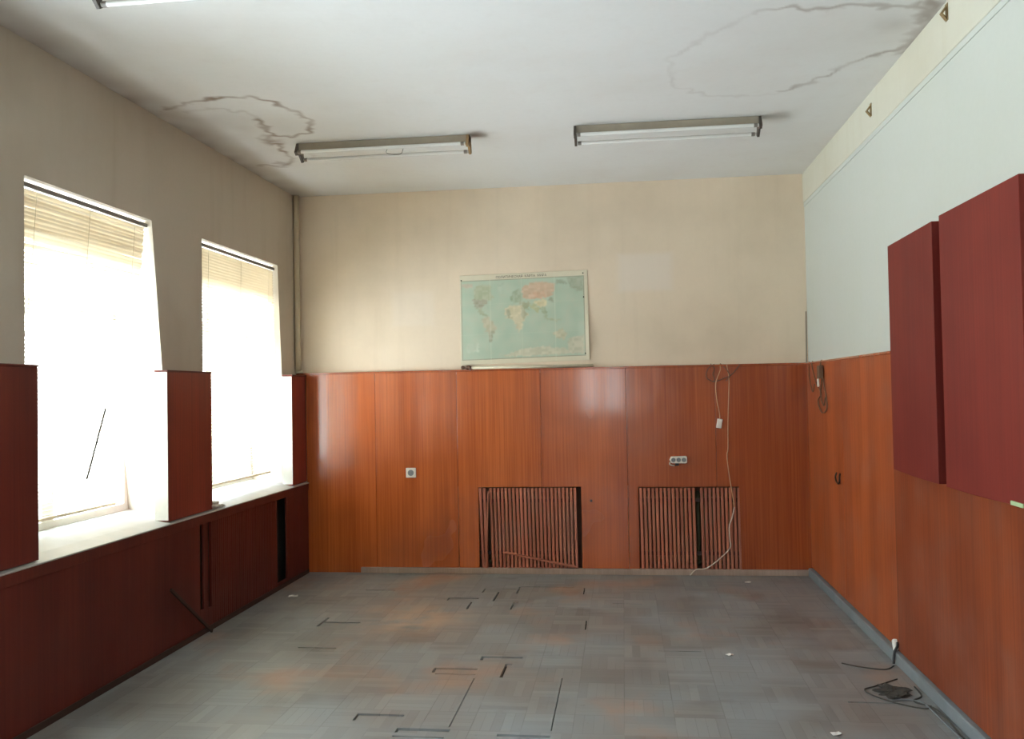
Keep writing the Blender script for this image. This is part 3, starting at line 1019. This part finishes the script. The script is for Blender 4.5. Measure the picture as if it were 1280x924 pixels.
bm = NB()
tube(bm, [(3.60, -0.034, 1.742), (3.545, -0.036, 1.70), (3.535, -0.038, 1.63), (3.597, -0.038, 1.597), (3.676, -0.038, 1.622), (3.741, -0.038, 1.654), (3.807, -0.036, 1.735)], 0.0032, 6)
tube(bm, [(3.57, -0.020, 1.745), (3.60, -0.038, 1.70), (3.585, -0.038, 1.66), (3.60, -0.038, 1.62), (3.585, -0.038, 1.59)], 0.0032, 6)
tube(bm, [(3.65, -0.022, 1.745), (3.70, -0.042, 1.69), (3.72, -0.042, 1.64), (3.69, -0.042, 1.60)], 0.0032, 6)
o = obj('cable_tangle', bm, M['cable_brown'], smooth=True)
tag(o, 'loops of thin brown cable bunched on the back ledge above the white connector', 'cable')

# corner: cables on the right panelling and the one rising up the corner
X = W - 0.026
bm = NB()
tube(bm, [(X + .01, -0.25, 1.742), (X - .006, -0.30, 1.70), (X - .008, -0.45, 1.57), (X - .008, -0.61, 1.49), (X - .008, -0.50, 1.43), (X - .008, -0.62, 1.345), (X - .008, -0.80, 1.39), (X - .008, -0.72, 1.55), (X - .006, -0.60, 1.70), (X + .01, -0.58, 1.742)], 0.005, 6)
tube(bm, [(X - .006, -0.62, 1.70), (X - .010, -0.66, 1.60), (X - .010, -0.60, 1.48), (X - .010, -0.70, 1.40), (X - .010, -0.76, 1.46)], 0.005, 6)
tube(bm, [(X + .01, -0.12, 1.742), (X - .008, -0.20, 1.62), (X - .010, -0.32, 1.50), (X - .010, -0.40, 1.56)], 0.0045, 6)
t = thing('cable_tangle', 'dark looped cables hanging in the right back corner over the panelling', 'cable', (X, -0.5, 1.3))
obj('loops', bm, M['cable_brown'], t, smooth=True)
obj('junction_block', box(NB(), (X - 0.035, -0.68, 1.60), (X - 0.002, -0.60, 1.70)), M['cable_brown'], t, bevel=0.006)
obj('white_tag', beam(NB(), (X - 0.03, -0.62, 1.60), (X - 0.03, -0.63, 1.54), 0.03, 0.012, (1, 0, 0)), M['plastic'], t, bevel=0.003)
o = obj('corner_cable', tube(NB(), [(W - 0.016, -0.012, 1.742), (W - 0.012, -0.008, 1.95), (W - 0.010, -0.008, 2.16)], 0.0028, 8), M['metal'], smooth=True)
tag(o, 'thin dark cable rising up the plaster in the right back corner', 'cable')

# ------------------------------------------------------------------ right wall: ring pull, brackets
o = obj('ring_pull', tube(NB(), [(W - 0.021, -0.99, 0.93), (W - 0.030, -0.985, 0.90), (W - 0.030, -1.01, 0.868), (W - 0.030, -1.06, 0.858), (W - 0.030, -1.10, 0.872), (W - 0.030, -1.105, 0.91), (W - 0.021, -1.09, 0.93)], 0.0055, 8),
        M['metal'], smooth=True)
tag(o, 'small dark U shaped pull on the right panelling', 'handle')
for (yy, zz, lb) in ((-2.06, 3.19, 'small rusty bracket on the right wall band, the one nearer the back corner'),
                     (-3.33, 3.245, 'small rusty bracket high on the right wall under the stained ceiling edge')):
    t = thing('wall_bracket', lb, 'bracket', (W - 0.01, yy, zz), 'rusty brackets on the right plaster band')
    obj('plate', box(NB(), (W - 0.014, yy - 0.016, zz - 0.04), (W - 0.010, yy + 0.016, zz + 0.04)), M['rust'], t, bevel=0.002)
    bm = beam(NB(), (W - 0.014, yy, zz + 0.025), (W - 0.040, yy - 0.01, zz - 0.01), 0.016, 0.006)
    beam(bm, (W - 0.014, yy, zz - 0.035), (W - 0.040, yy - 0.01, zz - 0.008), 0.016, 0.006)
    obj('hook', bm, M['rust'], t)

# ------------------------------------------------------------------ folding chalkboard on the right wall
t = thing('chalkboard', 'dark red folding wooden board with closed wings on the right wall', 'chalkboard', (W - 0.03, -3.4, 1.1))
obj('center_board', box(NB(), (W - 0.058, -4.205, 1.13), (W - 0.027, -2.66, 2.245)), M['chalk'], t, bevel=0.003)


def wing(y0, y1, x0, x1, za, zb, zt0, zt1, sag):
    bm = NB()
    n = 14
    fr, bk = [], []
    for i in range(n + 1):
        s = i / n
        y = y0 + (y1 - y0) * s
        zb_ = za + (zb - za) * s - sag * math.sin(math.pi * s)
        zt_ = zt0 + (zt1 - zt0) * s
        for lst, x in ((fr, x0), (bk, x1)):
            lst.append((bm.verts.new((x, y, zb_)), bm.verts.new((x, y, zt_))))
    for lst in (fr, bk):
        for p, q in zip(lst, lst[1:]):
            bm.faces.new((p[0], q[0], q[1], p[1]))
    for i in range(n):
        for k_ in (0, 1):
            bm.faces.new((fr[i][k_], fr[i + 1][k_], bk[i + 1][k_], bk[i][k_]))
    for i in (0, n):
        bm.faces.new((fr[i][0], fr[i][1], bk[i][1], bk[i][0]))
    return bm


o = obj('wing', wing(-3.312, -2.628, W - 0.100, W - 0.066, 1.092, 1.100, 2.293, 2.286, 0.004), M['board'], t, bevel=0.002)
o.color = (0.92, 0.92, 0.92, 1)
o = obj('wing', wing(-4.232, -3.420, W - 0.104, W - 0.062, 1.106, 1.092, 2.292, 2.298, 0.006), M['board'], t, bevel=0.002)
obj('hinge', tube(NB(), [(W - 0.056, -3.355, 1.16), (W - 0.056, -3.355, 1.25)], 0.006, 8, 1), M['metal'], t)
obj('catch', box(NB(), (W - 0.112, -4.20, 1.100), (W - 0.1045, -4.10, 1.116)), M['green'], t, bevel=0.002)['label'] = 'pale green catch'

# ------------------------------------------------------------------ fluorescent lights (switched off)
def lamp(label, x0, x1, y, old):
    t = thing('fluorescent_light', label, 'ceiling light', ((x0 + x1) / 2, y, H), 'twin tube ceiling lights')
    obj('channel', box(NB(), (x0, y - 0.035, H - 0.052), (x1, y + 0.045, H - 0.001)), M['enamel'], t, bevel=0.004)
    for k_, (dy, dz) in enumerate(((-0.062, -0.070), (0.06, -0.094))):
        bm = NB()
        lathe(bm, [(0.0, 0.0), (0.011, 0.0), (0.0125, 0.012), (0.0125, x1 - x0 - 0.052), (0.011, x1 - x0 - 0.04), (0.0, x1 - x0 - 0.04)],
              (x0 + 0.02, y + dy, H + dz), (1, 0, 0), 16)
        tb = obj('tube', bm, M['tube'], t, smooth=True)
        for xe in (x0 + 0.022, x1 - 0.052):
            obj('tube_cap', lathe(NB(), [(0.0, 0), (0.0131, 0.0), (0.0131, 0.022), (0.0125, 0.0225)], (xe, y + dy, H + dz), (1, 0, 0), 16), M['rail'], tb)
    for k_, x in enumerate((x0, x1 - 0.016)):
        bm = NB()
        # flared end plate carrying both tubes
        prof = [(-0.04, -0.004), (0.05, -0.004), (0.078, -0.10), (0.055, -0.115), (0.0, -0.075), (-0.055, -0.092), (-0.08, -0.075)]
        A = [bm.verts.new((x, y + a, H + b)) for a, b in prof]
        B = [bm.verts.new((x + 0.016, y + a, H + b)) for a, b in prof]
        bm.faces.new(A); bm.faces.new(B[::-1])
        for i in range(len(prof)):
            bm.faces.new((A[i], A[(i + 1) % len(prof)], B[(i + 1) % len(prof)], B[i]))
        obj('end_holder', bm, M['brownish'] if old and k_ else M['holder'], t)
    return t


t = lamp('twin tube ceiling light beside the brown ring stain, on the left', 0.625, 1.842, -1.60, True)
obj('loose_wire', tube(NB(), [(1.27, -1.60, H - 0.052), (1.275, -1.67, H - 0.105), (1.30, -1.67, H - 0.118), (1.34, -1.67, H - 0.124), (1.38, -1.67, H - 0.118), (1.385, -1.62, H - 0.053)], 0.0018, 6),
    M['black'], t)
lamp('twin tube ceiling light on the right half of the ceiling', 2.558, 3.768, -1.665, False)
lamp('twin tube ceiling light cut off by the top left of the photo', 0.685, 1.90, -4.17, False)

# ------------------------------------------------------------------ small things
def lump(name, c, r, mat, seed, label, cat, flat=0.6, rough=0.35):
    bm = NB()
    bmesh.ops.create_icosphere(bm, subdivisions=4, radius=1)
    zmin = 9
    for v in bm.verts:
        n = noise.noise(v.co * 1.7 + Vector((seed, 0, 0))) * rough + noise.noise(v.co * 4 + Vector((seed, 3, 0))) * rough * 0.7
        v.co *= 1 + n
        v.co.x *= r[0]; v.co.y *= r[1]; v.co.z *= r[2]
        v.co.z = max(v.co.z, -r[2] * flat)
    for v in bm.verts:
        v.co += Vector((c[0], c[1], c[2] + r[2] * flat))
    return tag(obj(name, bm, mat), label, cat)


lump('plaster_chunk', (0.055, -1.80, 0.790), (0.045, 0.085, 0.032), M['chunk'], 2, 'grey plaster chunk on the sill at the foot of the pier', 'rubble')
lump('plaster_chunk', (0.075, -1.685, 0.786), (0.022, 0.03, 0.012), M['chunk'], 5, 'small crumb of plaster on the sill beside the bigger chunk', 'rubble')
lump('debris_heap', (4.165, -2.86, 0.0), (0.07, 0.085, 0.010), M['dirt'], 9, 'dark heap of dirt on the floor by the right skirting', 'rubble', 0.6, 0.8)

bm = NB()
tube(bm, [(4.29, -2.43, 0.004), (4.22, -2.50, 0.004), (4.10, -2.46, 0.004), (4.02, -2.40, 0.004)], 0.0035, 6)
tube(bm, [(4.24, -2.66, 0.004), (4.10, -2.78, 0.004), (4.03, -2.84, 0.004), (4.05, -2.93, 0.004), (4.14, -3.04, 0.004), (4.24, -3.10, 0.004), (4.28, -3.06, 0.004)], 0.0035, 6)
tube(bm, [(4.29, -2.78, 0.004), (4.28, -2.92, 0.004), (4.22, -3.00, 0.004), (4.29, -3.12, 0.004), (4.285, -3.5, 0.004)], 0.004, 6)
o = obj('floor_cable', bm, M['dirt'], smooth=True)
tag(o, 'black cable ends curling on the floor around the dirt heap', 'cable')
o = obj('floor_cable', tube(NB(), [(4.12, -3.00, 0.006), (4.19, -2.985, 0.006), (4.25, -3.01, 0.006), (4.262, -3.10, 0.006), (4.266, -3.3, 0.006), (4.272, -3.55, 0.006), (4.272, -4.2, 0.006)], 0.004, 6),
        M['skirting_grey'], smooth=True)
tag(o, 'pale grey cable running along the foot of the right skirting', 'cable')

t = thing('cable_outlet', 'small white outlet with a black lead on top of the right skirting', 'socket', (4.33, -2.36, 0.07))
obj('outlet_body', beam(NB(), (4.322, -2.335, 0.122), (4.322, -2.365, 0.0695), 0.035, 0.024, (1, 0, 0)), M['plastic'], t, bevel=0.005)
obj('lead', tube(NB(), [(4.325, -2.385, 0.118), (4.318, -2.402, 0.10), (4.303, -2.405, 0.075), (4.296, -2.41, 0.04), (4.292, -2.42, 0.012)], 0.007, 8), M['black'], t, smooth=True)


def scrap(x, y, s, rot, label):
    bm = NB()
    g = [[bm.verts.new((x + s * ((i - 1.5) / 3 * math.cos(rot) - (j - 1.5) / 4 * math.sin(rot)), y + s * ((i - 1.5) / 3 * math.sin(rot) + (j - 1.5) / 4 * math.cos(rot)),
                        0.004 + 0.006 * random.random())) for j in range(4)] for i in range(4)]
    for i in range(3):
        for j in range(3):
            bm.faces.new((g[i][j], g[i + 1][j], g[i + 1][j + 1], g[i][j + 1]))
    o = obj('paper_scrap', bm, M['paper'])
    sm_ = o.modifiers.new('thickness', 'SOLIDIFY')
    sm_.thickness = 0.003
    tag(o, label, 'paper', 'white paper scraps on the floor')


scrap(3.792, -0.325, 0.04, 0.4, 'tiny white scrap on the floor before the right end of the back wall')
scrap(3.424, -2.287, 0.04, 1.0, 'tiny white scrap in the middle of the bare floor')
scrap(3.751, -3.452, 0.04, 0.2, 'tiny white scrap on the floor nearest the camera')
scrap(0.30, -0.95, 0.07, 0.3, 'pale scrap on the floor by the ribbed boxing')

bm = beam(NB(), (0.132, -2.50, 0.395), (0.140, -1.985, 0.012), 0.020, 0.014, (1, 0, 0))  # added strip; diagonal shadows of a bulging board put into its dark colour
tag(obj('shadow_strip', bm, M['dark_wood'], bevel=0.002), 'dark strip standing in for slanting shadows on the boxing under the nearer window', 'strip')
